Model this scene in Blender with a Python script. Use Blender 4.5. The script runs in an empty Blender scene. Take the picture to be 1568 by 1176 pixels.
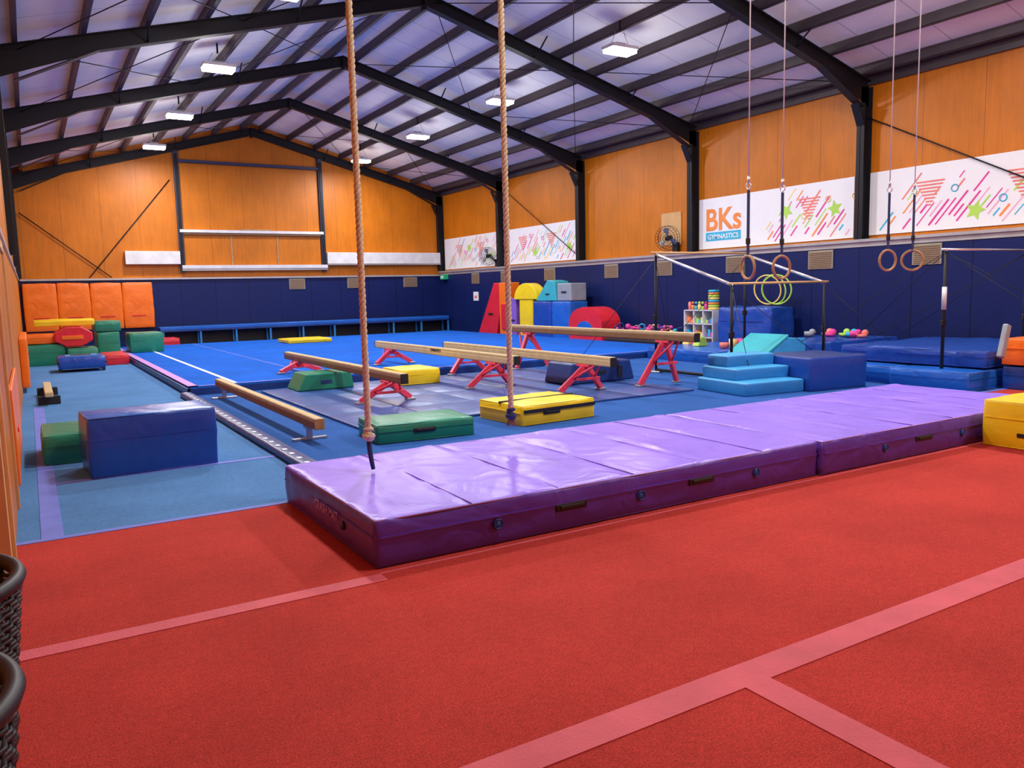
import bpy, bmesh, math, random
from mathutils import Vector, Matrix, noise
random.seed(7)
scn=bpy.context.scene
# ---------------------------------------------------------------- materials
def newmat(name):
    m=bpy.data.materials.new(name); m.use_nodes=True
    nt=m.node_tree; return m,nt,nt.nodes['Principled BSDF'],nt.links
def obj_coords(nt,scale=1.0):
    tc=nt.nodes.new('ShaderNodeTexCoord'); mp=nt.nodes.new('ShaderNodeMapping')
    mp.inputs['Scale'].default_value=(scale,)*3
    nt.links.new(tc.outputs['Object'],mp.inputs['Vector']); return mp.outputs['Vector']
def noise_node(nt,vec,scale,detail=4,rough=.6):
    n=nt.nodes.new('ShaderNodeTexNoise'); n.inputs['Scale'].default_value=scale
    n.inputs['Detail'].default_value=detail; n.inputs['Roughness'].default_value=rough
    nt.links.new(vec,n.inputs['Vector']); return n
def ramp(nt,fac,c0,c1,p0=.3,p1=.7):
    r=nt.nodes.new('ShaderNodeValToRGB'); r.color_ramp.elements[0].position=p0; r.color_ramp.elements[1].position=p1
    r.color_ramp.elements[0].color=(*c0,1); r.color_ramp.elements[1].color=(*c1,1)
    nt.links.new(fac,r.inputs['Fac']); return r.outputs['Color']
def bump(nt,h,bs,strength=.3,dist=.01,normal=None):
    b=nt.nodes.new('ShaderNodeBump'); b.inputs['Strength'].default_value=strength; b.inputs['Distance'].default_value=dist
    nt.links.new(h,b.inputs['Height'])
    if normal: nt.links.new(normal,b.inputs['Normal'])
    nt.links.new(b.outputs['Normal'],bs.inputs['Normal']); return b.outputs['Normal']
def mul(c,k): return tuple(min(1,x*k) for x in c)
def mixmul(nt,a,b_):
    mx=nt.nodes.new('ShaderNodeMix'); mx.data_type='RGBA'; mx.blend_type='MULTIPLY'; mx.inputs[0].default_value=1
    nt.links.new(a,mx.inputs[6]); nt.links.new(b_,mx.inputs[7]); return mx.outputs[2]
def plain(name,c,rough=.5,metal=0,var=.12,nscale=3,bmp=0,bscale=40,coat=0,spec=.5):
    m,nt,bs,l=newmat(name); v=obj_coords(nt)
    n=noise_node(nt,v,nscale)
    l.new(ramp(nt,n.outputs['Fac'],mul(c,1-var),mul(c,1+var)),bs.inputs['Base Color'])
    bs.inputs['Roughness'].default_value=rough; bs.inputs['Metallic'].default_value=metal
    bs.inputs['Specular IOR Level'].default_value=spec
    bs.inputs['Coat Weight'].default_value=coat
    if bmp:
        n2=noise_node(nt,v,bscale); bump(nt,n2.outputs['Fac'],bs,bmp)
    return m
def vinyl(name,c,rough=.33,wr=.3):
    m,nt,bs,l=newmat(name); v=obj_coords(nt)
    n=noise_node(nt,v,2.0,3)
    l.new(ramp(nt,n.outputs['Fac'],mul(c,.9),mul(c,1.1)),bs.inputs['Base Color'])
    bs.inputs['Roughness'].default_value=rough
    n1=noise_node(nt,v,2.0,3,.45); n1.inputs['Distortion'].default_value=1.6
    nb=bump(nt,n1.outputs['Fac'],bs,wr,.05)
    n2=noise_node(nt,v,160,2); bump(nt,n2.outputs['Fac'],bs,.05,.002,nb)
    return m
def carpet(name,c,var=.38,fine=110):
    m,nt,bs,l=newmat(name); v=obj_coords(nt)
    n=noise_node(nt,v,fine,3,.75); n0=noise_node(nt,v,.8,7,.7); n3=noise_node(nt,v,26,4,.7)
    c1=ramp(nt,n.outputs['Fac'],mul(c,1-var),mul(c,1+var),.32,.68)
    c2=ramp(nt,n0.outputs['Fac'],(.78,.78,.78),(1.1,1.1,1.1),.3,.7)
    c3=ramp(nt,n3.outputs['Fac'],(.84,.84,.84),(1.08,1.08,1.08),.3,.7)
    l.new(mixmul(nt,mixmul(nt,c1,c2),c3),bs.inputs['Base Color'])
    bs.inputs['Roughness'].default_value=.95; bs.inputs['Specular IOR Level'].default_value=.15
    bump(nt,n.outputs['Fac'],bs,.6,.008); return m
def panel(name,c,axis,step,lw=.012,rough=.4,dark=.55,var=.1,off=0.,spec=.35,grain=False):
    """painted sheet wall with vertical joints every `step` metres along axis"""
    m,nt,bs,l=newmat(name); tc=nt.nodes.new('ShaderNodeTexCoord'); v=tc.outputs['Object']
    n=noise_node(nt,v,.8,5); base=ramp(nt,n.outputs['Fac'],mul(c,1-var),mul(c,1+var))
    if grain:
        mp=nt.nodes.new('ShaderNodeMapping'); mp.inputs['Scale'].default_value=(6,6,.5); l.new(v,mp.inputs['Vector'])
        ng=noise_node(nt,mp.outputs['Vector'],2.5,6,.7); base=mixmul(nt,base,ramp(nt,ng.outputs['Fac'],(.86,.85,.82),(1.04,1.04,1.04),.35,.65))
    sx=nt.nodes.new('ShaderNodeSeparateXYZ'); l.new(v,sx.inputs[0])
    a=nt.nodes.new('ShaderNodeMath'); a.operation='MULTIPLY_ADD'; a.inputs[1].default_value=1/step; a.inputs[2].default_value=100+off
    l.new(sx.outputs[axis],a.inputs[0])
    f=nt.nodes.new('ShaderNodeMath'); f.operation='FRACT'; l.new(a.outputs[0],f.inputs[0])
    t=nt.nodes.new('ShaderNodeMath'); t.operation='LESS_THAN'; t.inputs[1].default_value=lw/step; l.new(f.outputs[0],t.inputs[0])
    mx=nt.nodes.new('ShaderNodeMix'); mx.data_type='RGBA'; l.new(t.outputs[0],mx.inputs[0]); l.new(base,mx.inputs[6])
    mx.inputs[7].default_value=(*mul(c,dark),1); l.new(mx.outputs[2],bs.inputs['Base Color'])
    bs.inputs['Roughness'].default_value=rough; bs.inputs['Specular IOR Level'].default_value=spec
    n2=noise_node(nt,v,9,4); bump(nt,n2.outputs['Fac'],bs,.12,.01)
    return m
M={}
M['red_carpet']=carpet('red_carpet',(.53,.052,.040))
M['sky_carpet']=carpet('light_blue_carpet',(.095,.26,.56),.3)
M['mid_carpet']=carpet('mid_blue_carpet',(.028,.115,.40),.3)
M['spring']=carpet('spring_floor_blue',(.008,.13,.66),.15)
M['tape_pink']=plain('pink_tape',(.64,.10,.13),.75,0,.12,3,.4,60)
M['tape_lilac']=plain('lilac_tape',(.14,.19,.66),.7)
M['tape_white']=plain('white_tape',(.65,.75,.90),.7)
M['edge_pink']=plain('pink_edge',(.50,.24,.65),.6)
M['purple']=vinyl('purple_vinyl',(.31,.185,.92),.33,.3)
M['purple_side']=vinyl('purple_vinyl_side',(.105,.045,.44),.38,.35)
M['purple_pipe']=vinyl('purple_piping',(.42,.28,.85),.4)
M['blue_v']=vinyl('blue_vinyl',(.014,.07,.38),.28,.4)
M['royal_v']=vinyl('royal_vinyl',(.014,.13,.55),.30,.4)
M['navy_v']=vinyl('navy_vinyl',(.012,.04,.19),.35)
M['green_v']=vinyl('green_vinyl',(.012,.24,.14),.35)
M['yellow_v']=vinyl('yellow_vinyl',(.95,.68,.012),.35)
M['orange_v']=vinyl('orange_vinyl',(.95,.18,.008),.35)
M['red_v']=vinyl('red_vinyl',(.70,.02,.035),.35)
M['teal_v']=vinyl('teal_vinyl',(.04,.44,.52),.38)
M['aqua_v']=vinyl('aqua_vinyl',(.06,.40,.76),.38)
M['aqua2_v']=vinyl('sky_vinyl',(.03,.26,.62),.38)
M['grey_v']=vinyl('grey_vinyl',(.30,.34,.38),.4)
M['slate_v']=vinyl('slate_vinyl',(.035,.09,.32),.35)
M['lilac_v']=vinyl('lilac_vinyl',(.25,.12,.55),.4)
M['wallor_x']=panel('orange_panel_x',(.60,.170,.005),0,1.2,.012,.45,.5,.14,grain=True)
M['wallor_y']=panel('orange_panel_y',(.60,.170,.005),1,1.2,.012,.45,.5,.14,grain=True)
M['wallbl_x']=panel('navy_panel_x',(.006,.015,.095),0,1.2,.02,.4,.3,spec=.25)
M['wallbl_y']=panel('navy_panel_y',(.006,.015,.095),1,1.2,.02,.4,.3,spec=.25)
M['roof']=panel('roof_insulation',(.90,.85,.80),1,1.265,.025,.5,.65,.08)
M['steel']=plain('black_steel',(.014,.014,.019),.5,.2,.1,spec=.3)
M['purlin']=plain('dark_purlin',(.07,.055,.065),.5,.3)
M['frame']=plain('blue_grey_frame',(.035,.045,.10),.5)
M['galv']=plain('galvanised',(.45,.46,.48),.35,.8,.1)
M['silver']=plain('silver_rail',(.50,.50,.52),.35,.5)
M['whitem']=plain('white_metal',(.72,.72,.73),.4)
M['blacks']=plain('black_plastic',(.012,.012,.014),.5)
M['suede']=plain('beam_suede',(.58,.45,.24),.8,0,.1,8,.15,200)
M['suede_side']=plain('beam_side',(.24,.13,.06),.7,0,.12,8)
M['pinkleg']=plain('red_beam_leg',(.85,.06,.11),.35)
M['wood']=plain('wood',(.45,.24,.09),.4,0,.25,12)
M['paleOr']=plain('pale_ply',(.66,.38,.15),.5)
M['chrome']=plain('chrome',(.75,.76,.78),.25,.7,.03)
M['strap']=plain('navy_strap',(.02,.035,.12),.7)
M['rope']=plain('manila_rope',(.70,.60,.38),.85,0,.3,60,.4,300)
M['white']=plain('banner_white',(.86,.86,.88),.45,0,.02)
M['mag']=plain('magenta_print',(.75,.05,.32),.5); M['lime']=plain('lime_print',(.45,.75,.10),.5)
M['cyanp']=plain('cyan_print',(.03,.45,.68),.5); M['yel']=plain('yellow_print',(.95,.68,.18),.5)
M['orp']=plain('orange_print',(.90,.27,.05),.5); M['redp']=plain('coral_print',(.85,.22,.18),.5)
M['pinkp']=plain('pale_pink_print',(.85,.45,.60),.5)
M['vent']=plain('vent_grille',(.38,.34,.26),.5,.3)
M['exit']=plain('exit_green',(.02,.5,.2),.4)
def lampmat():
    m,nt,bs,l=newmat('led_lens'); v=obj_coords(nt); n=noise_node(nt,v,5)
    l.new(ramp(nt,n.outputs['Fac'],(.95,.97,1),(1,1,1)),bs.inputs['Emission Color'])
    bs.inputs['Emission Strength'].default_value=14; return m
M['led']=lampmat()
# ---------------------------------------------------------------- builder
class B:
    def __init__(s,name): s.name=name; s.bm=bmesh.new(); s.ms=[]; s.kids=[]
    def mi(s,k):
        if k not in s.ms: s.ms.append(k)
        return s.ms.index(k)
    def merge(s,b2,k,smooth=False):
        i=s.mi(k); mp={}
        for v in b2.verts: mp[v]=s.bm.verts.new(v.co)
        for f in b2.faces:
            try: nf=s.bm.faces.new([mp[v] for v in f.verts])
            except ValueError: continue
            nf.material_index=i; nf.smooth=smooth
        b2.free()
    def box(s,x0,x1,y0,y1,z0,z1,k,bev=0.,seg=2,rot=None,piv=None):
        b=bmesh.new(); bmesh.ops.create_cube(b,size=1)
        for v in b.verts: v.co=Vector(((x0+x1)/2+v.co.x*(x1-x0),(y0+y1)/2+v.co.y*(y1-y0),(z0+z1)/2+v.co.z*(z1-z0)))
        if bev: bmesh.ops.bevel(b,geom=b.edges[:],offset=bev,segments=seg,affect='EDGES',profile=.5)
        if rot is not None:
            c=Vector(piv) if piv else Vector(((x0+x1)/2,(y0+y1)/2,(z0+z1)/2))
            for v in b.verts: v.co=rot@(v.co-c)+c
        s.merge(b,k,False); return s
    def prism(s,pts,vec,k,bev=0):
        b=bmesh.new(); vs=[b.verts.new(p) for p in pts]; f=b.faces.new(vs)
        r=bmesh.ops.extrude_face_region(b,geom=[f]); 
        for v in [g for g in r['geom'] if isinstance(g,bmesh.types.BMVert)]: v.co+=Vector(vec)
        bmesh.ops.recalc_face_normals(b,faces=b.faces[:])
        if bev: bmesh.ops.bevel(b,geom=b.edges[:],offset=bev,segments=2,affect='EDGES',profile=.5)
        s.merge(b,k); return s
    def tube(s,pts,r,k,seg=8,closed=False,smooth=True,caps=True):
        pts=[Vector(p) for p in pts]; n=len(pts); b=bmesh.new(); rings=[]
        rr=r if isinstance(r,(list,tuple)) else [r]*n
        t0=(pts[1]-pts[0]).normalized(); up=Vector((0,0,1)) if abs(t0.z)<.9 else Vector((1,0,0))
        nrm=(up-t0*up.dot(t0)).normalized()
        for i,p in enumerate(pts):
            if closed: t=(pts[(i+1)%n]-pts[i-1]).normalized()
            else: t=(pts[min(i+1,n-1)]-pts[max(i-1,0)]).normalized()
            nrm=(nrm-t*nrm.dot(t)).normalized(); bi=t.cross(nrm)
            rings.append([b.verts.new(p+(nrm*math.cos(2*math.pi*j/seg)+bi*math.sin(2*math.pi*j/seg))*rr[i]) for j in range(seg)])
        for i in range(n if closed else n-1):
            a,c=rings[i],rings[(i+1)%n]
            for j in range(seg): b.faces.new([a[j],a[(j+1)%seg],c[(j+1)%seg],c[j]])
        if not closed and caps: b.faces.new(rings[0][::-1]); b.faces.new(rings[-1])
        bmesh.ops.recalc_face_normals(b,faces=b.faces[:])
        s.merge(b,k,smooth); return s
    def cyl(s,p,q,r,k,seg=14): return s.tube([p,q],r,k,seg,smooth=seg>8)
    def torus(s,c,n,Rr,r,k,seg=32,sseg=10,a0=0,a1=2*math.pi):
        c=Vector(c); n=Vector(n).normalized(); u=n.orthogonal().normalized() if abs(n.z)<.9 else Vector((1,0,0)); w=n.cross(u)
        full=abs(a1-a0-2*math.pi)<1e-4; N=seg if full else seg+1
        pts=[c+(u*math.cos(a0+(a1-a0)*i/seg)+w*math.sin(a0+(a1-a0)*i/seg))*Rr for i in range(N)]
        return s.tube(pts,r,k,sseg,closed=full)
    def ball(s,c,r,k,sc=(1,1,1),seg=14):
        b=bmesh.new(); bmesh.ops.create_uvsphere(b,u_segments=seg,v_segments=seg//2+2,radius=r)
        for v in b.verts: v.co=Vector((v.co.x*sc[0]+c[0],v.co.y*sc[1]+c[1],v.co.z*sc[2]+c[2]))
        s.merge(b,k,True); return s
    def soft(s,x0,x1,y0,y1,z0,z1,k,kside=None,r=.02,step=.1,amp=.006,puff=.01,seed=0,groove=None,fr=2.2):
        def arr(a,b_):
            L=b_-a; rr=min(r,L*.3); n=max(1,int((L-2*rr)/step)); o=[a,a+rr*.3,a+rr]
            o+=[a+rr+(L-2*rr)*i/n for i in range(1,n)]
            return o+[b_-rr,b_-rr*.3,b_]
        X,Y,Z=arr(x0,x1),arr(y0,y1),arr(z0,z1); nx,ny,nz=len(X)-1,len(Y)-1,len(Z)-1
        b=bmesh.new(); D={}
        def rr_(L): return min(r,L*.3)
        rx,ry,rz=rr_(x1-x0),rr_(y1-y0),rr_(z1-z0)
        def V(i,j,kk):
            if (i,j,kk) in D: return D[i,j,kk]
            p=Vector((X[i],Y[j],Z[kk])); q=Vector((min(max(p.x,x0+rx),x1-rx),min(max(p.y,y0+ry),y1-ry),min(max(p.z,z0+rz),z1-rz)))
            d=p-q; ld=d.length; nr=d.normalized() if ld>1e-9 else Vector((0,0,1))
            if ld>1e-9:
                mx=max(abs(d.x)/rx,abs(d.y)/ry,abs(d.z)/rz); p=q+Vector((nr.x*rx,nr.y*ry,nr.z*rz))*mx
            u=(p.x-x0)/(x1-x0); v=(p.y-y0)/(y1-y0); w=(p.z-z0)/(z1-z0)
            nn=noise.noise(Vector((p.x*fr+seed*7.1,p.y*fr,p.z*fr*1.5)))*amp+noise.noise(Vector((p.x*fr*3+seed,p.y*fr*3+5,p.z*fr*3)))*amp*.3
            cr=noise.noise(Vector((p.x*1.1+seed*3.3,p.y*1.1+2,p.z*2))); nn+=amp*.8*math.exp(-(cr/.05)**2)
            bul=0
            if kk==nz: bul=puff*16*u*(1-u)*v*(1-v)
            elif j in(0,ny): bul=puff*4*w*(1-w)*.8
            elif i in(0,nx): bul=puff*4*w*(1-w)*.8
            if kk==nz and groove:
                for g in groove: bul-=.012*math.exp(-((p.x-g)/.03)**2)
            fl=1 if w>.15 else 0
            p=p+nr*(nn*fl+bul)
            if kk==0: p.z=z0
            D[i,j,kk]=b.verts.new(p); return D[i,j,kk]
        top=[];sd=[]
        for i in range(nx):
            for j in range(ny):
                top.append(b.faces.new([V(i,j,nz),V(i+1,j,nz),V(i+1,j+1,nz),V(i,j+1,nz)]))
                sd.append(b.faces.new([V(i,j,0),V(i,j+1,0),V(i+1,j+1,0),V(i+1,j,0)]))
            for q in range(nz):
                sd.append(b.faces.new([V(i,0,q),V(i+1,0,q),V(i+1,0,q+1),V(i,0,q+1)]))
                sd.append(b.faces.new([V(i,ny,q),V(i,ny,q+1),V(i+1,ny,q+1),V(i+1,ny,q)]))
        for j in range(ny):
            for q in range(nz):
                sd.append(b.faces.new([V(0,j,q),V(0,j,q+1),V(0,j+1,q+1),V(0,j+1,q)]))
                sd.append(b.faces.new([V(nx,j,q),V(nx,j+1,q),V(nx,j+1,q+1),V(nx,j,q+1)]))
        i1=s.mi(k); i2=s.mi(kside or k); mp={}
        for v in b.verts: mp[v]=s.bm.verts.new(v.co)
        for fs,ii in((top,i1),(sd,i2)):
            for f in fs:
                nf=s.bm.faces.new([mp[v] for v in f.verts]); nf.material_index=ii; nf.smooth=True
        b.free(); return s
    def piping(s,x0,x1,y0,y1,z,k,r=.008):
        for p,q in(((x0,y0,z),(x1,y0,z)),((x1,y0,z),(x1,y1,z)),((x1,y1,z),(x0,y1,z)),((x0,y1,z),(x0,y0,z))): s.tube([p,q],r,k,6)
        return s
    def done(s,rz=0,origin=None):
        me=bpy.data.meshes.new(s.name); bb=[v.co for v in s.bm.verts]
        mn=Vector([min(c[i] for c in bb) for i in range(3)]); mxx=Vector([max(c[i] for c in bb) for i in range(3)])
        o=Vector(origin) if origin is not None else Vector(((mn.x+mxx.x)/2,(mn.y+mxx.y)/2,mn.z))
        for v in s.bm.verts: v.co-=o
        s.bm.normal_update(); s.bm.to_mesh(me); s.bm.free()
        for k in s.ms: me.materials.append(M[k])
        ob=bpy.data.objects.new(s.name,me); ob.location=o; ob.rotation_euler=(0,0,rz)
        scn.collection.objects.link(ob); return ob
def text(parent,body,loc,rot,size,k,name,ext=.004,off=.012):
    cu=bpy.data.curves.new(name,'FONT'); cu.body=body; cu.size=size; cu.extrude=ext; cu.align_x='CENTER'; cu.offset=size*off
    cu.materials.append(M[k]); ob=bpy.data.objects.new(name,cu); scn.collection.objects.link(ob)
    ob.parent=parent; ob.location=Vector(loc)-parent.location; ob.rotation_euler=rot; return ob
O0=(0,0,0)
# ---------------------------------------------------------------- room shell
XL,XR,YF,YB=-.2,15.5,31.15,-3.0
XW=-1.6; XM=7.65
EZ=6.0; RZ=8.12     # roof underside at eave / ridge
slope=(RZ-EZ)/(XR-XM)
def roofz(x): return RZ-abs(x-XM)*slope
f=B('floor')
f.box(XW,XR,YB,6.3,-.2,0,'red_carpet')
f.box(XW,2.17,6.3,YF,-.2,0,'sky_carpet')
f.box(2.17,XR,6.3,YF,-.2,0,'mid_carpet')
f.done(origin=O0)
g=B('ceiling')
for a,b_ in((XW,XM),(XM,XR)):
    g.prism([(a,YB,roofz(a)),(b_,YB,roofz(b_)),(b_,YB,roofz(b_)+.12),(a,YB,roofz(a)+.12)],(0,YF-YB+.2,0),'roof')
g.done(origin=O0)
w=B('wall_right'); w.box(XR,XR+.2,YB,YF,0,roofz(XR)+.1,'wallor_y')
w.box(15.3,XR+.01,YB,YF,0,2.5,'wallbl_y'); w.done(origin=O0)
w=B('wall_far')
w.prism([(XW,YF,0),(XR+.2,YF,0),(XR+.2,YF,roofz(XR)),(XM,YF,RZ+.05),(XW,YF,roofz(XW))],(0,.2,0),'wallor_x')
w.box(XL,15.32,YF-.12,YF+.01,0,2.36,'wallbl_x'); w.done(origin=O0)
w=B('wall_left'); w.box(XL-.25,XL,5.6,YF,0,roofz(XL),'wallor_y')
w.box(XW,XL,5.4,5.6,0,roofz(XW),'paleOr')
w.box(XW-.2,XW,YB,5.6,0,roofz(XW),'wallor_y'); w.done(origin=O0)
w=B('wall_back'); w.prism([(XW,YB-.2,0),(XR+.2,YB-.2,0),(XR+.2,YB-.2,roofz(XR)),(XM,YB-.2,RZ),(XW,YB-.2,roofz(XW))],(0,.2,0),'wallor_x'); w.done(origin=O0)
t=B('trim_right'); t.box(15.22,XR,YB,YF,2.5,2.56,'silver'); t.box(15.28,15.31,YB,YF,2.40,2.5,'silver'); t.done(origin=O0)
t=B('trim_far'); t.box(-.15,15.2,YF-.2,YF,2.36,2.42,'silver')
t.box(3.05,4.85,YF-.25,YF,2.9,3.36,'whitem',.01); t.box(10.3,15.25,YF-.25,YF,2.9,3.34,'whitem',.01); t.box(10.3,15.25,YF-.28,YF,2.84,2.9,'galv'); t.done(origin=O0)
t=B('trim_left'); t.box(XL,XL+.03,8,YF,2.36,2.42,'silver'); t.done(origin=O0)
# portal frames
BAY=5.06; FR=[YF-.1-i*BAY for i in range(7)]
for yy in FR:
    r=B('roof_truss')
    for sgn,xe in((1,XR-.02),(-1,XL+.02)):
        zt=lambda x: roofz(x)-.20
        xh=xe-sgn*1.6
        P=[(XM,yy-.07,zt(XM)),(xe,yy-.07,zt(xe)),(xe,yy-.07,zt(xe)-.50),(xh,yy-.07,zt(xh)-.30),(XM,yy-.07,zt(XM)-.28)]
        web=[(a,yy-.006,c) for a,_,c in P]
        r.prism(web,(0,.012,0),'steel')
        def fl(p,q,th=.02):
            r.prism([(p[0],yy-.09,p[1]),(q[0],yy-.09,q[1]),(q[0],yy-.09,q[1]+th),(p[0],yy-.09,p[1]+th)],(0,.18,0),'steel')
        fl((XM,zt(XM)-.02),(xe,zt(xe)-.02)); fl((XM,zt(XM)-.28),(xh,zt(xh)-.30)); fl((xh,zt(xh)-.30),(xe-sgn*.28,zt(xe)-.52))
        if sgn>0 or yy>12:
            zb=2.56 if sgn>0 else 0.
            if sgn>0:
                x0,x1=xe-.26,xe
                r.box(x0,x1,yy-.006,yy+.006,zb,zt(xe)-.1,'steel')
                r.box(x0,x0+.02,yy-.09,yy+.09,zb,zt(xe)-.45,'steel')
                r.box(x1-.02,x1,yy-.09,yy+.09,zb,zt(xe)-.1,'steel')
                r.prism([(x0,yy-.09,zt(xe)-.9),(x0+.02,yy-.09,zt(xe)-.9),(xe-.44,yy-.09,zt(xe)-.47),(xe-.48,yy-.09,zt(xe)-.47)],(0,.18,0),'steel')
            else:
                r.box(xe-.01,xe+.09,yy-.09,yy+.09,2.45,zt(xe)-.3,'steel')
    r.box(XM-.02,XM+.02,yy-.1,yy+.1,roofz(XM)-.56,roofz(XM)-.2,'steel')
    for x in (2.2,4.9,10.4,13.1):
        zc=roofz(x)-.48
        r.tube([(x,yy,zc),(x,yy-.55,roofz(x)-.1)],.018,'steel',6); r.tube([(x,yy,zc),(x,yy+.55,roofz(x)-.1)],.018,'steel',6)
    r.done(origin=(XM,yy,0))
p=B('roof_purlins')
for side in(1,-1):
    for i in range(8):
        x=XM+side*(.35+i*1.02)
        z=roofz(x)
        p.box(x-.03,x+.03,YB,YF,z-.2,z-.0,'purlin'); p.box(x-.03,x+.05,YB,YF,z-.205,z-.19,'purlin')
p.box(XR-.08,XR-.01,YB,YF,EZ-.26,EZ,'purlin'); p.box(XL+.01,XL+.06,5.6,YF,roofz(XL)-.24,roofz(XL),'purlin')
p.done(origin=O0)
br=B('roof_bracing')
for i in (0,2,3):
    y0,y1=FR[i],FR[i+1]
    for xa,xb in((.2,3.9),(3.9,7.4),(7.9,11.5),(11.5,15.2)):
        br.tube([(xa,y0,roofz(xa)-.3),(xb,y1,roofz(xb)-.3)],.010,'steel',5); br.tube([(xb,y0,roofz(xb)-.3),(xa,y1,roofz(xa)-.3)],.010,'steel',5)
br.done(origin=O0)
br=B('wall_bracing_rods')
br.tube([(15.42,FR[1],5.5),(15.42,FR[2],2.6)],.014,'steel',6); br.tube([(15.42,11.0,5.2),(15.42,6.2,2.7)],.014,'steel',6)
for a,b_ in(((0,4.6),(2.6,2.45)),((4.7,5.9),(1.9,2.45))): br.tube([(a[0],YF-.06,a[1]),(b_[0],YF-.06,b_[1])],.016,'steel',6)
br.done(origin=O0)
# far wall frame
d=B('door_frame')
for x in(4.93,10.2): d.box(x-.08,x+.08,YF-.16,YF-.0,2.6,6.95,'frame'); d.box(x-.05,x+.05,YF-.2,YF-.16,2.6,6.8,'steel')
d.box(4.9,10.2,YF-.14,YF,6.52,6.62,'frame'); d.box(4.9,10.2,YF-.22,YF,4.04,4.14,'whitem'); d.box(4.9,10.3,YF-.24,YF,2.74,2.86,'whitem')
d.box(5.0,10.1,YF-.18,YF,3.97,4.04,'suede_side'); d.box(4.9,10.3,YF-.21,YF,2.66,2.74,'galv')
d.box(5.03,10.1,YF-.06,YF,2.86,4.02,'wallor_x'); d.box(5.03,10.1,YF-.04,YF,4.16,6.5,'wallor_x'); d.box(7.1,8.2,YF-.1,YF,4.16,4.2,'wood')
for x in(6.7,8.4): d.box(x-.03,x+.03,YF-.08,YF,2.86,4.0,'wood')
d.done(origin=O0)
# ---------------------------------------------------------------- high bay lights
for X in(3.95,11.03):
    for Y in(-1.6,3.4,8.5,13.55,18.5,23.65,28.7):
        if X<5 and Y<0: continue
        z=6.62
        l=B('high_bay_light')
        l.box(X-.34,X+.34,Y-.20,Y+.20,z-.02,z+.05,'whitem',.01)
        for dy in(-.095,.095): l.box(X-.32,X+.32,Y+dy-.08,Y+dy+.08,z-.09,z-.018,'led',.015)
        for dx in(-.25,.25): l.tube([(X+dx,Y,z+.04),(X+dx*.4,Y,roofz(X)-.22)],.006,'galv',5)
        l.tube([(X,Y,roofz(X)-.22),(X,Y,roofz(X)-.01)],.02,'steel',6)
        l.box(X-.12,X+.12,Y-.05,Y+.05,z+.05,z+.12,'galv')
        ob=l.done()
        L=bpy.data.lights.new('led_panel','AREA'); L.shape='RECTANGLE'; L.size=.6; L.size_y=.34; L.energy=205*(.65 if X<5 and Y<5 else 1); L.color=(1,.965,.93)
        lo=bpy.data.objects.new('lamp_emitter',L); scn.collection.objects.link(lo); lo.parent=ob; lo.location=(0,0,-.01)
        L=bpy.data.lights.new('ceiling_fill','POINT'); L.shadow_soft_size=.35; L.energy=46; L.color=(1,.97,.92)  # unseen fill light hung below each fixture, added to brighten the ceiling
        lo=bpy.data.objects.new('ceiling_fill_light',L); scn.collection.objects.link(lo); lo.parent=ob; lo.location=(0,0,-.75)
# ---------------------------------------------------------------- floor tapes
t=B('floor_tape')
t.box(-.2,1.66,4.19,4.31,.0,.004,'tape_pink'); t.box(1.66,15,4.30,4.325,.0,.004,'tape_pink'); t.box(-.2,15.2,2.17,2.33,.0,.004,'tape_pink'); t.box(2.40,2.55,-3,2.17,.0,.004,'tape_pink')
t.box(-.2,15.2,6.27,6.34,.0,.004,'tape_lilac'); t.box(-.05,.09,6.34,14.5,.0,.004,'tape_lilac'); t.box(.09,2.1,8.2,8.28,.0,.004,'tape_lilac')
t.done(origin=O0)
s=B('spring_floor')
s.box(2.25,14.3,14.4,28.4,0,.15,'spring',.02)
s.box(2.25,2.40,14.4,28.4,.148,.156,'edge_pink'); s.box(2.25,14.3,14.4,14.5,.148,.156,'tape_lilac')
s.box(3.0,3.08,14.5,28.3,.148,.156,'tape_white'); s.box(4.6,4.64,14.5,28.3,.148,.154,'tape_lilac')
s.box(2.22,14.3,14.37,14.41,.0,.12,'navy_v'); s.box(2.22,2.26,14.37,28.4,0,.12,'navy_v')
s.done(origin=O0)
e=B('floor_edge_roll')
e.soft(2.08,2.26,7.2,14.3,0,.08,'navy_v',r=.03,amp=.003,puff=.002)
y=7.3
while y<14.2: e.box(2.12,2.17,y,y+.08,.078,.087,'tape_white'); y+=.26
e.done()
m_=B('thin_panel_mat')
for i in range(5):
    for j in range(4): m_.soft(3.35+i*1.12,3.35+(i+1)*1.12-.01,9.2+j*1.2,9.2+(j+1)*1.2-.01,0,.035,'slate_v',r=.012,step=.3,amp=.002,puff=.0)
m_.done()
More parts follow.
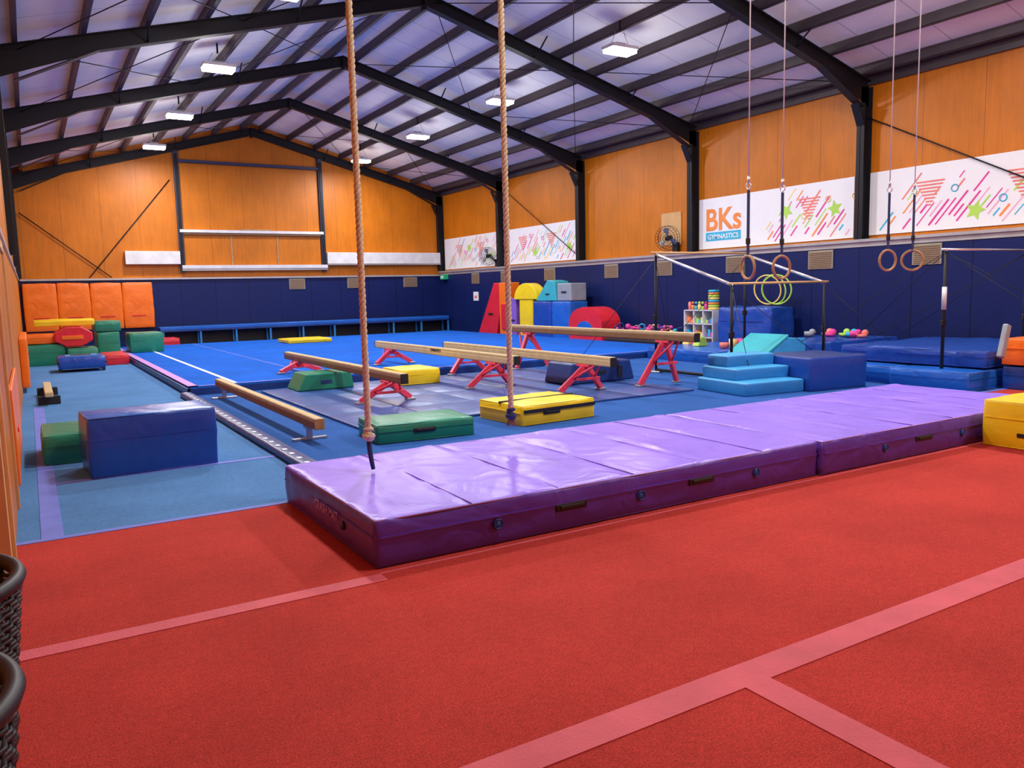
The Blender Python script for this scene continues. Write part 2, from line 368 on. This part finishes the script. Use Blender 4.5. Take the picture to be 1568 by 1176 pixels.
# ---------------------------------------------------------------- soft mats
def crash(name,x0,x1,y0,y1,z0,h,top,side,pipe=None,groove=None,seed=0,rz=0,eyel=(),hand=(),amp=.007,puff=.012,mid=True,step=.09,build=False):
    b=B(name); b.soft(x0,x1,y0,y1,z0,z0+h,top,side,r=.025,step=step,amp=amp,puff=puff,seed=seed,groove=groove)
    pk=pipe or side
    b.piping(x0+.008,x1-.008,y0+.008,y1-.008,z0+h-.008,pk,.007)
    b.piping(x0+.006,x1-.006,y0+.006,y1-.006,z0+.012,side,.007)
    for c in((x0,y0),(x1,y0),(x0,y1),(x1,y1)):
        sx=.008 if c[0]==x0 else -.008; sy=.008 if c[1]==y0 else -.008
        b.tube([(c[0]+sx,c[1]+sy,z0+.01),(c[0]+sx,c[1]+sy,z0+h-.01)],.006,side,6)
    pf=puff*.8
    if mid: b.box(x0+.02,x1-.02,y0-pf-.006,y0+.02,z0+h*.62,z0+h*.62+.012,side); b.box(x0-pf-.006,x0+.02,y0+.02,y1-.02,z0+h*.62,z0+h*.62+.012,side)
    if groove:
        for gx in groove: b.tube([(gx,y0+.03,z0+h+puff*.15-.006),(gx,(y0+y1)/2,z0+h+puff-.008),(gx,y1-.03,z0+h+puff*.15-.006)],.0045,pk,6)
    for ex in eyel:
        b.cyl((ex,y0-pf-.014,z0+h*.47),(ex,y0,z0+h*.47),.03,'royal_v',16); b.torus((ex,y0-pf-.012,z0+h*.47),(0,1,0),.032,.006,'navy_v',20,6)
    for hx in hand:
        b.box(hx-.13,hx+.13,y0-pf-.014,y0,z0+h*.47,z0+h*.47+.05,'blacks',.006); b.box(hx-.10,hx+.10,y0-pf-.024,y0,z0+h*.47+.012,z0+h*.47+.04,'blacks',.006)
    return b if build else b.done(rz)
gA=[1.67+i*.675 for i in range(1,6)]; gB=[5.73+i*.675 for i in range(1,6)]
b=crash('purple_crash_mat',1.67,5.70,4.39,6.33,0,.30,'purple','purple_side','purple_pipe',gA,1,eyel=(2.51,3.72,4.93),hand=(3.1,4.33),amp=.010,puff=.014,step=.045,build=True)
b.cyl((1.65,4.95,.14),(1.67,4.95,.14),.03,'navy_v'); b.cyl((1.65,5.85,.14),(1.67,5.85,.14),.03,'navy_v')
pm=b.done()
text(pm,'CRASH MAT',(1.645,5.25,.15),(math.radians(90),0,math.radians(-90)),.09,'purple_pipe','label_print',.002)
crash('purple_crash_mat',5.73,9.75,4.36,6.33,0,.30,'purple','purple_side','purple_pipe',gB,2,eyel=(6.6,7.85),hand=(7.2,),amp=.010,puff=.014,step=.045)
b=crash('yellow_vault_block',8.1,9.1,3.0,4.28,0,.46,'yellow_v','yellow_v',None,None,3,build=True)
b.box(8.085,8.1,3.35,3.95,.12,.16,'blacks'); b.box(8.085,8.1,3.5,3.8,.26,.30,'blacks'); b.done()
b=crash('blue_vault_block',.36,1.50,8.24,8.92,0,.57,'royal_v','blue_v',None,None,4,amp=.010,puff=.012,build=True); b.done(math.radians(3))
crash('green_folded_mat',.02,1.0,9.2,10.25,0,.30,'green_v','green_v',None,None,5)
crash('green_folded_mat',3.2,4.36,8.08,8.85,0,.21,'green_v','green_v',None,None,6,hand=(3.75,),rz=math.radians(-5))
b=crash('yellow_landing_mat',5.0,6.16,8.15,9.1,0,.25,'yellow_v','yellow_v',None,None,7,rz=0,hand=(5.45,),build=True)
b.box(4.99,6.17,8.6,8.64,.24,.268,'blacks'); b.box(5.02,6.15,8.12,8.14,.16,.2,'blacks'); b.done(math.radians(4))
w=B('green_wedge'); w.prism([(3.8,13.3,.04),(4.8,13.3,.04),(4.75,13.3,.32),(3.95,13.3,.32)],(0,.7,0),'green_v',.02); w.box(4.2,4.4,13.285,13.3,.15,.2,'navy_v'); w.done()
crash('yellow_foam_block',5.5,6.25,12.85,13.7,.04,.27,'yellow_v','yellow_v',None,None,9)
b=B('blue_trapezoid_block'); b.prism([(7.7,10.9,.04),(9.15,10.9,.04),(9.05,10.9,.40),(7.8,10.9,.40)],(0,.75,0),'navy_v',.03)
b.box(8.2,8.5,10.885,10.9,.19,.24,'blacks'); b.box(8.75,8.85,10.88,10.9,.1,.3,'blacks'); b.done()
crash('yellow_landing_mat',7.0,8.4,25.2,26.5,.156,.12,'yellow_v','yellow_v',None,None,10)
# ---------------------------------------------------------------- balance beams
def beam(x,y0,y1,top,near_leg,far_leg,zf_near=.035,zf_far=.035,wt=.11,hh=.15,low=False,side='suede_side'):
    b=B('balance_beam')
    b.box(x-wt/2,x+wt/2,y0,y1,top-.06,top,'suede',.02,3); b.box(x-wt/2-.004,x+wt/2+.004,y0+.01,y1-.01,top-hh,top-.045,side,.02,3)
    for yy in(y0,y1): b.box(x-wt/2-.003,x+wt/2+.003,yy-.012,yy+.012,top-hh,top-.004,'wood' if low else 'blacks',.008)
    if low:
        for yy in(y0+.4,y1-.4):
            b.box(x-.05,x+.05,yy-.06,yy+.06,top-hh-.03,top-hh,'galv'); b.box(x-.2,x+.2,yy-.03,yy+.03,.0,.03,'galv',.005); b.box(x-.03,x+.03,yy-.025,yy+.025,.02,top-hh,'galv')
        return b.done()
    for yy,zf,sd in((near_leg,zf_near,-1),(far_leg,zf_far,1)):
        b.box(x-.07,x+.07,yy-.16,yy+.16,top-hh-.035,top-hh+.002,'pinkleg',.008)
        b.box(x-.075,x+.075,yy-.05,yy+.05,top-hh-.10,top-hh-.0,'pinkleg',.01)
        for sx in(-1,1):
            A=Vector((x+sx*.04,yy,top-hh-.05)); F=Vector((x+sx*.40,yy+sd*(-.14),zf+.03))
            dv=(F-A); L=dv.length; mid=(A+F)/2; rot=dv.to_track_quat('Z','Y').to_matrix()
            b.box(mid.x-.032,mid.x+.032,mid.y-.045,mid.y+.045,mid.z-L/2,mid.z+L/2,'pinkleg',.008,rot=rot)
            b.box(F.x-.07,F.x+.07,F.y-.06,F.y+.06,zf,zf+.03,'galv',.006)
            A2=Vector((x+sx*.05,yy+sd*.28,top-hh-.01)); b.tube([A2,(A+F)/2],.018,'pinkleg',8)
        h=(zf+top-hh)/2; b.box(x-.22,x+.22,yy-.085,yy-.055,h-.02,h+.02,'pinkleg',.005)
    return b.done()
beam(2.66,8.55,14.0,.30,0,0,low=True,hh=.13)
bm_B=beam(4.5,10.4,16.4,.52,11.0,15.6,.036,.156)
bm_C=beam(6.6,10.75,16.7,.62,11.5,15.9,.036,.156,side='suede')
bm_D=beam(7.4,9.3,14.9,.63,10.0,14.0,.036,.036,side='suede')
bm_E=beam(8.9,9.1,14.7,.93,9.85,14.0,.036,.036)
text(bm_C,'GYMNASTICS',(6.54,13.6,.54),(math.radians(90),0,math.radians(-90)),.075,'blacks','label_print',.002)
# ---------------------------------------------------------------- climbing ropes
def rope(x,y,z0,z1,knotcol,name='climbing_rope'):
    b=B(name); pitch=.13; n=int((z1-z0)/.0125)
    for s_ in range(3):
        pts=[]
        for i in range(n+1):
            z=z0+(z1-z0)*i/n; a=2*math.pi*(z/pitch+s_/3.)
            pts.append((x+math.cos(a)*.0135,y+math.sin(a)*.0135,z))
        b.tube(pts,.0135,'rope',6)
    b.tube([(x,y,z1-.25),(x,y,z1+.0)],.03,'steel',8)
    kz=z0+.02
    for a0,tilt in((0,.5),(2.1,-.5),(4.2,.1)):
        b.torus((x+.006*math.cos(a0),y+.006*math.sin(a0),kz+.02*tilt),(tilt*math.cos(a0),tilt*math.sin(a0),1),.03,.019,knotcol,20,8)
    b.torus((x,y,kz+.05),(.4,.2,1),.025,.016,knotcol,20,8)
    return b
b=rope(2.14,5.67,.56,6.15,'rope')
b.tube([(2.14,5.67,.56),(2.142,5.665,.47),(2.145,5.65,.40),(2.15,5.63,.325)],[.022,.02,.019,.016],'strap',8); b.done()
b=rope(3.50,5.82,.56,6.51,'strap')
for i in range(7):
    a=i*.9; b.tube([(3.50,5.82,.57),(3.50+.02*math.cos(a),5.82+.02*math.sin(a),.54),(3.50+.04*math.cos(a),5.82+.04*math.sin(a),.49)],.007,'suede_side',5)
b.done()
# ---------------------------------------------------------------- rings
for X,Z,nr in((6.36,1.83,(1,-.25,.05)),(6.87,1.83,(.1,1,0)),(8.71,1.90,(.25,1,0)),(9.2,1.90,(.8,.6,0))):
    b=B('gymnastics_ring'); Y=5.78; Rr=.118
    b.torus((X,Y,Z),nr,Rr,.014,'wood',36,10)
    zt=Z+Rr
    b.box(X-.016,X+.016,Y-.006,Y+.006,zt-.02,zt+.66,'strap'); b.box(X-.024,X+.024,Y-.012,Y+.012,zt+.12,zt+.18,'blacks',.004)
    b.torus((X,Y,zt+.70),(1,0,0),.03,.007,'chrome',16,6); b.tube([(X,Y,zt+.73),(X,Y,zt+.80)],.014,'chrome',8)
    b.tube([(X,Y,zt+.8),(X,Y,roofz(X)-.48)],.006,'whitem',6); b.done()
# ---------------------------------------------------------------- bar apparatus
def padpost(b,x,y,z1):
    b.cyl((x,y,.0),(x,y,z1),.026,'steel'); b.cyl((x,y,z1*.5),(x,y,z1+.03),.022,'chrome'); b.cyl((x,y,.0),(x,y,.03),.14,'galv')
    b.box(x-.06,x+.06,y-.02,y+.02,z1*.45,z1*.45+.1,'blacks',.01)
b=B('uneven_bars')
for x in(10.4,12.85):
    padpost(b,x,9.8,1.66); padpost(b,x,11.75,2.28)
    b.tube([(x,9.8,1.66),(x,11.75,2.28)],.03,'chrome',10)
    b.tube([(x,9.8,.05),(x,11.75,.05)],.03,'steel',8)
b.tube([(10.3,9.8,1.68),(12.95,9.8,1.68)],.022,'paleOr',12); b.tube([(10.3,11.75,2.31),(12.95,11.75,2.31)],.022,'paleOr',12)
for sx,x in((-1,10.4),(1,12.85)):
    for sy,y,z in((-1,9.8,1.6),(1,11.75,2.2)):
        b.tube([(x,y,z),(x+sx*1.0,y+sy*1.4,.05)],.006,'steel',5)
        b.tube([(x,y,z),(x-sx*1.5,y+sy*1.2,.05)],.006,'steel',5)
b.box(10.25,10.37,9.25,9.31,.02,.55,'grey_v',.02,rot=Matrix.Rotation(.25,3,'Y'))
b.done()
b=B('high_bar')
for x in(12.1,14.5):
    padpost(b,x,7.06,2.1)
b.tube([(12.0,7.06,2.12),(14.6,7.06,2.12)],.018,'chrome',12)
for x,sx in((12.1,-1),(14.5,1)):
    for sy in(-1,1): b.tube([(x,7.06,2.08),(x-sx*.9,7.06+sy*2.2,.62)],.006,'steel',5); b.tube([(x,7.06,2.08),(x+sx*.3,7.06+sy*2.4,.62)],.005,'steel',5)
b.box(12.02,12.14,6.1,6.18,.5,1.0,'grey_v',.02,rot=Matrix.Rotation(.3,3,'Y'))
b.cyl((12.1,7.06,1.2),(12.1,7.06,1.55),.036,'whitem')
b.done()
crash('blue_landing_mat',11.75,15.1,6.45,7.7,0,.28,'royal_v','royal_v',None,None,11)
crash('blue_landing_mat',11.85,15.1,7.75,9.7,0,.28,'royal_v','royal_v',None,None,12)
crash('navy_crash_mat',12.3,15.1,6.5,9.0,.31,.25,'blue_v','blue_v',None,None,13,amp=.02)
crash('navy_crash_mat',13.0,15.1,9.75,11.2,.0,.53,'blue_v','blue_v',None,None,14,amp=.02)
crash('blue_landing_mat',12.35,15.2,12.0,14.25,0,.27,'royal_v','royal_v',None,None,15,amp=.014)
crash('blue_foam_block',12.5,13.6,5.2,6.35,0,.35,'blue_v','blue_v',None,None,16)
crash('orange_foam_block',12.45,13.6,5.2,6.35,.375,.39,'orange_v','orange_v',None,None,17)
# soft steps
b=B('soft_play_steps')
x0,x1,y0=9.05,10.2,8.05
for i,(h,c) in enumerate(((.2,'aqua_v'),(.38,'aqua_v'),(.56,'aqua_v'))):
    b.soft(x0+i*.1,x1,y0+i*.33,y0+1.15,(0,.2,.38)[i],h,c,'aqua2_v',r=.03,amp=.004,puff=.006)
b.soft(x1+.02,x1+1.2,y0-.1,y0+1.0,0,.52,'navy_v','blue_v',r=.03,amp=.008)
b.done(math.radians(-7))
b=B('soft_play_incline'); b.prism([(10.95,10.0,0),(12.6,10.0,0),(12.6,10.0,.62),(12.1,10.0,.66)],(0,.9,0),'aqua_v',.02); b.prism([(10.9,9.99,.0),(12.1,9.99,.67),(12.1,9.99,.72),(10.85,9.99,.04)],(0,.92,0),'teal_v',.01); b.done(0)
# ---------------------------------------------------------------- toy storage by the right wall
b=B('storage_cubby_shelf')
X0,X1,Y0,Y1=14.55,15.0,14.35,15.35
b.box(X1-.02,X1,Y0,Y1,0,1.05,'whitem')
for i in range(4): yy=Y0+(Y1-Y0)*i/3; b.box(X0,X1,yy-.012,yy+.012,0,1.05,'whitem')
for i in range(4): zz=.0+1.03*i/3; b.box(X0,X1,Y0,Y1,zz,zz+.024,'whitem')
cols=['mag','lime','yel','cyanp','orp','redp','lilac_v','navy_v']
for i in range(3):
    for j in range(3):
        for q in range(3):
            yy=Y0+(Y1-Y0)*(i+.25+.25*q)/3; zz=.03+1.03*j/3; b.box(X0+.05,X0+.3,yy-.04,yy+.04,zz,zz+.08+.12*random.random(),random.choice(cols),.01)
b.done()
b=B('toy_assortment')
for i in range(6):
    yy=14.72+i*.115; c=cols[i%len(cols)]; zz=1.06
    b.cyl((14.7,yy,zz),(14.7,yy,zz+.08+.1*random.random()),.04,c); b.ball((14.7,yy,zz+.17),.035,c)
b.done()
b=B('stacked_foam_rings')
for i in range(8): b.torus((14.75,14.5,1.09+i*.062),(0,0,1),.11,.032,['yel','lime','orp','cyanp'][i%4],24,8)
b.done()
b=crash('blue_covered_box',14.35,15.1,12.35,13.95,.29,.83,'blue_v','blue_v',None,None,20,amp=.03,puff=.03,build=True); b.done()
b=B('hula_hoop'); 
for i,(yy,c) in enumerate(((12.75,'lime'),(12.9,'yel'),(12.6,'lime'))): b.torus((14.9-i*.04,yy,1.53),(1,.2*i,.15),.34,.018,c,36,8)
b.done()
b=B('toy_pile')
for i in range(60):
    yy=15.5+random.random()*2.6; xx=14.2+random.random()*.75; r_=.05+random.random()*.06; zz=.24+r_+random.random()*.3
    q=i%3
    if q==0: b.ball((xx,yy,zz),r_,random.choice(cols+['redp','mag']),(1,1,1),12)
    elif q==1: b.cyl((xx,yy-.12,zz),(xx,yy+.12,zz),.025,random.choice(['mag','redp','whitem','blacks']),8); b.ball((xx,yy-.12,zz),.05,'mag'); b.ball((xx,yy+.12,zz),.05,'mag')
    else: b.torus((xx,yy,zz),(random.random(),random.random(),.5),.08,.018,random.choice(cols),16,6)
b.box(14.15,15.05,15.45,18.2,0,.24,'blacks',.02); b.done()
b=B('toy_bricks')
for i in range(9):
    xx=13.0+random.random()*.9; yy=12.2+random.random()*1.7; h=.08+random.random()*.14; c=random.choice(['redp','mag','cyanp','lime','yel'])
    if i%2: b.prism([(xx,yy,.29),(xx+.3,yy,.29),(xx+.22,yy,.29+h),(xx+.08,yy,.29+h)],(0,.2,0),c,.01)
    else: b.cyl((xx,yy,.29),(xx,yy,.29+h),.09,c,16)
b.done()
b=B('foam_shapes')
for i in range(7):
    xx=13.9+random.random()*.9; yy=9.95+i*.17; c=['redp','mag','cyanp','lime','mag','redp','grey_v'][i]; b.cyl((xx,yy,.565),(xx,yy,.62+.12*random.random()),.1,c,16); b.ball((xx+.1,yy,.64),.07,c)
b.done()
# soft shapes, far right
b=B('red_foam_wedge'); b.prism([(14.55,26.5,0),(14.55,25.2,1.95),(14.55,24.5,1.95),(14.55,25.1,0)],(.5,0,0),'red_v',.02); b.box(14.52,14.56,25.3,25.6,.8,.86,'blacks'); b.done()
b=B('orange_foam_slab'); b.box(14.5,14.95,24.05,24.75,0,1.95,'orange_v',.03); b.box(14.45,14.5,24.2,24.55,.3,1.2,'red_v',.02); b.done()
b=B('lilac_foam_block'); b.box(14.5,14.95,23.62,24.0,0,1.4,'lilac_v',.03); b.box(14.48,14.5,23.7,23.9,.6,.65,'blacks'); b.done()
b=B('yellow_foam_keyhole'); b.box(14.45,14.8,22.45,23.3,0,1.35,'yellow_v',.03)
pts=[(14.42,22.87+.72*math.cos(a),1.35+.55*math.sin(a)) for a in [math.pi*i/16 for i in range(17)]]
b.prism(pts,(.4,0,0),'yellow_v',.02); b.done()
b=B('blue_foam_cube'); b.soft(14.3,15.0,20.1,21.1,0,1.28,'royal_v',r=.04,amp=.01); b.soft(14.3,15.0,21.15,22.2,0,1.28,'blue_v',r=.04,amp=.01); b.done()
b=B('teal_foam_wedge'); b.prism([(14.35,22.1,1.3),(14.35,20.9,1.3),(14.35,21.0,1.92),(14.35,21.4,1.97)],(.55,0,0),'teal_v',.02); b.box(14.33,14.36,21.3,21.5,1.5,1.54,'blacks'); b.done()
b=B('grey_foam_block'); b.box(14.35,14.95,20.1,20.85,1.3,1.85,'grey_v',.03); b.box(14.33,14.36,20.35,20.6,1.55,1.6,'blacks'); b.done()
b=B('red_foam_arch')
pts=[(14.2,19.2+.82*math.cos(a),.62+.5*math.sin(a)) for a in [math.pi*i/16 for i in range(17)]]
b.prism([(14.2,18.38,0),(14.2,20.02,0)]+pts,(.7,0,0),'red_v',.0)
b.prism([(14.17,19.2+.45*math.cos(a),.3+.4*math.sin(a)) for a in [math.pi*i/12 for i in range(13)]],(.04,0,0),'royal_v'); b.done()
# ---------------------------------------------------------------- wall-mounted stuff
def fan(x,y,z,yaw):
    b=B('wall_fan'); n=Vector((-math.cos(yaw),-math.sin(yaw),-.15)).normalized(); c=Vector((x,y,z))
    u=n.orthogonal().normalized(); v=n.cross(u)
    for R_ in(.34,.26,.18,.10): b.torus(c+n*.06*(1-R_),n,R_,.006,'blacks',28,5)
    b.torus(c-n*.12,n,.33,.006,'blacks',28,5)
    for i in range(24):
        a=i*math.pi/12; d_=u*math.cos(a)+v*math.sin(a); b.tube([c+n*.06+d_*.05,c+n*.04+d_*.33,c-n*.12+d_*.32],.004,'blacks',4)
    for i in range(3):
        a=i*2*math.pi/3; d1=u*math.cos(a)+v*math.sin(a); d2=u*math.cos(a+.7)+v*math.sin(a+.7)
        b.prism([c-n*.05+d1*.05,c-n*.05+d1*.28,c-n*.02+(d1+d2).normalized()*.3,c-n*.02+d2*.24],n*.008,'galv')
    b.tube([c,c-n*.22],.07,'blacks',12); b.tube([c-n*.2,Vector((15.42,y,z-.25))],.03,'blacks',8)
    b.box(15.38,15.49,y-.1,y+.1,z-.38,z-.1,'blacks',.01); b.done()
fan(15.1,16.6,2.97,.35); fan(15.0,26.4,2.97,.5)
for ya,yb in((14.0,14.6),(11.45,12.1),(9.0,9.6),(18.95,19.6),(22.3,22.95),(25.2,25.9),(27.6,28.2),(16.6,17.2)):
    b=B('wall_vent'); b.box(15.27,15.298,ya,yb,1.97,2.38,'vent',.004)
    for i in range(9): b.box(15.255,15.275,ya+.03,yb-.03,2.0+i*.04,2.018+i*.04,'suede_side')
    b.done()
for xa in(8.75,11.1,13.55):
    b=B('wall_vent'); b.box(xa,xa+.62,YF-.15,YF-.122,1.92,2.33,'vent',.004)
    for i in range(9): b.box(xa+.03,xa+.59,YF-.165,YF-.145,1.95+i*.04,1.968+i*.04,'suede_side')
    b.done()
b=B('wall_patch_panel'); b.box(15.475,15.498,16.45,17.25,2.8,3.7,'paleOr',.004)
for yy in(16.5,17.2):
    for zz in(2.85,3.65): b.cyl((15.47,yy,zz),(15.48,yy,zz),.012,'galv',8)
b.done()
b=B('notice_sign'); b.box(15.28,15.298,27.7,28.1,1.3,1.65,'white'); b.box(15.275,15.28,27.8,28.0,1.4,1.5,'redp'); b.done()
b=B('exit_sign'); b.box(15.1,15.298,30.3,30.7,2.2,2.4,'exit',.01); b.box(15.09,15.1,30.4,30.6,2.25,2.35,'white'); b.done()
# banners
def banner(ya,yb,z0,z1,logo=False,seed=0,dense=60):
    rd=random.Random(seed); b=B('wall_banner'); X=15.485
    b.box(X-.012,X,ya,yb,z0,z1,'white'); fx=X-.0125
    cl=['mag','lime','cyanp','yel','pinkp','mag','redp','mag','lime','orp']
    ymax=yb-(1.75 if logo else .1)
    def cap(y,z,L,w,k): # rounded streak
        dy,dz=-.64,.77; pts=[]
        for i in range(5): a=math.pi*i/4; pts.append((y-dy*w*math.sin(a)+dz*w*math.cos(a),z-dz*w*math.sin(a)-dy*w*math.cos(a)))
        for i in range(5): a=math.pi*i/4; pts.append((y+dy*L+dy*w*math.sin(a)-dz*w*math.cos(a),z+dz*L+dz*w*math.sin(a)+dy*w*math.cos(a)))
        b.prism([(fx,p_[0],p_[1]) for p_ in pts],(-.002,0,0),k)
    n=int((ymax-ya)/.135)
    for i in range(n):
        y=ya+.12+(ymax-ya-.2)*i/n
        zz=z0+.06+rd.random()*.35
        while zz<z1-.15:
            L=.12+rd.random()*.55; y2=y-.83*(zz-z0)
            if zz+.77*L<z1-.04 and y2-.64*L>ya+.04: cap(y2,zz,L,.010+rd.random()*.012,rd.choice(cl))
            zz+=.77*L+.12+rd.random()*.4
    K=max(3,int((ymax-ya)/1.1))
    for i in range(K):
        cy=ya+.45+(ymax-ya-.9)*(i+.3*rd.random())/K; cz=z0+.3+rd.random()*(z1-z0-.6)
        if i%2==0:
            R_=.2; a0=rd.random(); P=[(cy+(R_ if q%2==0 else R_*.45)*math.sin(a0+q*math.pi/5),cz+(R_ if q%2==0 else R_*.45)*math.cos(a0+q*math.pi/5)) for q in range(10)]
            b.prism([(fx-.003,p_[0],p_[1]) for p_ in P],(-.002,0,0),'lime')
        else:
            cz=z1-.35
            for q in range(8):
                hw=.30*(1-q/8); zz=cz-q*.065; b.box(fx-.006,fx-.003,cy-hw,cy+hw,zz,zz+.03,'redp')
        b.torus((fx-.004,cy-.5,z0+.25+rd.random()*.8),(1,0,0),.065,.011,rd.choice(['mag','cyanp','yel']),20,5)
    ob=b.done()
    if logo:
        R0=(math.radians(90),0,math.radians(-90))
        text(ob,'BKs',(fx-.006,yb-.85,z0+.48),R0,.78,'orp','logo_letters',.004,.018)
        b2=B('logo_plate'); b2.box(fx-.006,fx,yb-1.45,yb-.25,z0+.2,z0+.42,'cyanp',.0); o2=b2.done(); o2.parent=ob; o2.location=o2.location-ob.location
        text(ob,'GYMNASTICS',(fx-.008,yb-.85,z0+.245),R0,.175,'white','logo_caption',.003,.015)
banner(11.1,15.75,2.62,3.92,True,3); banner(6.1,10.85,2.64,3.94,False,5); banner(26.25,30.9,2.62,3.9,False,8); banner(21.25,25.95,2.62,3.9,False,11)
# ---------------------------------------------------------------- far end
b=B('padded_bench')
b.box(3.9,15.2,30.15,30.85,.56,.68,'royal_v',.02); b.box(3.9,15.2,30.13,30.87,.5,.56,'navy_v',.01); b.box(3.9,15.2,30.8,30.85,0,.5,'blacks')  # black back sheet paints in the shade under the bench
x=4.0
while x<15.2: b.box(x-.03,x+.03,30.17,30.23,0,.5,'aqua2_v'); b.box(x-.03,x+.03,30.7,30.76,0,.5,'aqua2_v'); b.box(x-.03,x+.03,30.17,30.76,.02,.06,'aqua2_v'); x+=1.24
b.box(3.9,15.2,30.17,30.21,.02,.06,'navy_v'); b.done()
for i in range(4):
    x0=-.1+i*.99
    b=B('orange_wall_pad'); b.soft(x0,x0+.96,30.85,31.0,.68,2.26,'orange_v',r=.03,amp=.012,puff=.02,seed=i); 
    b.box(x0+.25,x0+.7,30.82,30.86,1.1,1.13,'red_v'); b.done()
# left stack
crash('green_foam_block',-.15,.75,24.0,25.2,0,.55,'green_v','green_v',None,None,31) 
crash('green_foam_block',.8,1.5,23.6,24.9,0,.42,'green_v','green_v',None,None,32)
crash('orange_foam_slab',-.15,.6,24.1,25.1,.57,.25,'orange_v','orange_v',None,None,33)
b=B('red_foam_octagon'); pts=[(.98+.48*math.cos(math.pi/8+i*math.pi/4),23.9,.73+.28*math.sin(math.pi/8+i*math.pi/4)) for i in range(8)]
b.prism(pts,(0,.9,0),'red_v',.03); b.box(.7,1.2,23.87,23.9,.66,.76,'orange_v',.01); b.done()
crash('yellow_landing_mat',.1,1.5,24.2,25.1,1.02,.16,'yellow_v','yellow_v',None,None,34)
crash('green_foam_block',1.6,2.15,24.9,26.2,0,.78,'green_v','green_v',None,None,38)
crash('green_landing_mat',1.55,2.2,24.9,26.2,.80,.28,'green_v','green_v',None,None,35)
crash('green_landing_mat',2.42,3.3,25.0,26.2,.156,.55,'green_v','green_v',None,None,40)
crash('red_landing_mat',3.0,4.3,28.75,29.9,0,.34,'red_v','red_v',None,None,36)
crash('red_landing_mat',1.6,2.15,22.8,24.5,.0,.25,'red_v','red_v',None,None,37)
b=B('mini_trampoline'); b.soft(.5,1.5,21.2,22.2,.08,.36,'blue_v','blue_v',r=.05,amp=.006); b.box(.66,1.34,21.36,22.04,.355,.378,'aqua2_v',.005); b.box(.78,1.22,21.48,21.92,.375,.382,'blacks')
b.tube([(.5,21.22,.22),(1.5,21.22,.22),(1.5,22.18,.22),(.5,22.18,.22)],.028,'blacks',8,closed=True)
for x in(.55,1.45):
    for yy in(21.3,22.1): b.cyl((x,yy,0),(x,yy,.1),.03,'blacks',8)
b.done()
b=B('low_wooden_beam'); b.box(.12,.24,14.6,16.6,.14,.22,'suede',.015); b.box(.02,.34,14.8,14.88,.0,.14,'blacks',.01); b.box(.02,.34,16.3,16.38,0,.14,'blacks',.01); b.done()
b=B('orange_side_pad'); b.soft(XL+.004,XL+.035,7.6,10.2,.15,.95,'orange_v',r=.01,amp=.002,puff=.002,seed=2); b.box(XL+.004,XL+.045,8.3,8.5,.5,.54,'red_v'); b.done()
b=B('orange_side_pad'); b.soft(XL+.004,XL+.13,17.0,21.0,.1,1.0,'orange_v',r=.02,amp=.003,puff=.003,seed=4); b.box(XL+.004,XL+.14,18.8,19.1,.6,.64,'red_v'); b.done()
b=B('door_architrave'); 
for yy in(5.6,7.4,10.5): b.box(XL+.001,XL+.02,yy,yy+.1,0,2.3,'paleOr')
b.box(XL+.001,XL+.02,5.6,10.6,2.2,2.3,'paleOr'); b.done()
# woven chairs at the left edge
for yy in(1.72,2.45):
    b=B('woven_tub_chair'); cx,cy=-.40,yy
    b.box(cx-.24,cx+.2,cy-.22,cy+.22,.40,.45,'blacks',.02)
    for sx in(-.22,.17):
        for sy in(-.2,.2): b.cyl((cx+sx,cy+sy,0),(cx+sx*.9,cy+sy*.9,.42),.016,'galv',8)
    N=44
    def pt(i,zz,fl=0):
        a=math.radians(-200+ 220*i/N); return Vector((cx+.02+(.25+fl)*math.cos(a+math.pi/2+.35),cy+(.25+fl)*math.sin(a+math.pi/2+.35),zz))
    for q in range(26):
        zz=.45+q*.0178; b.tube([pt(i,zz,.05*q/26+(.005 if (i+q)%2 else -.005)) for i in range(N+1)],.006,'blacks',5)
    for i in range(0,N+1,2): b.tube([pt(i,.45),pt(i,.92,.05)],.006,'steel',5)
    b.tube([pt(i,.93,.05) for i in range(N+1)],.02,'blacks',8); b.done()
# ---------------------------------------------------------------- world, camera
wd=bpy.data.worlds.new('world'); scn.world=wd; wd.use_nodes=True; wd.node_tree.nodes['Background'].inputs[0].default_value=(.5,.55,.7,1); wd.node_tree.nodes['Background'].inputs[1].default_value=.3
yaw,pit,rol=.5436,.1168,-.0245
F=Vector((math.sin(yaw)*math.cos(pit),math.cos(yaw)*math.cos(pit),-math.sin(pit))); Rt=Vector((math.cos(yaw),-math.sin(yaw),0)); U=Rt.cross(F)
c,s_=math.cos(rol),math.sin(rol); R2=c*Rt+s_*U; U2=-s_*Rt+c*U
cam=bpy.data.cameras.new('camera'); co=bpy.data.objects.new('camera',cam); scn.collection.objects.link(co)
mt=Matrix((R2,U2,-F)).transposed().to_4x4(); mt.translation=Vector((0,0,1.65)); co.matrix_world=mt
cam.sensor_width=36; cam.lens=36*1214.7/1568; cam.clip_start=.02; scn.camera=co
scn.view_settings.view_transform='Standard'
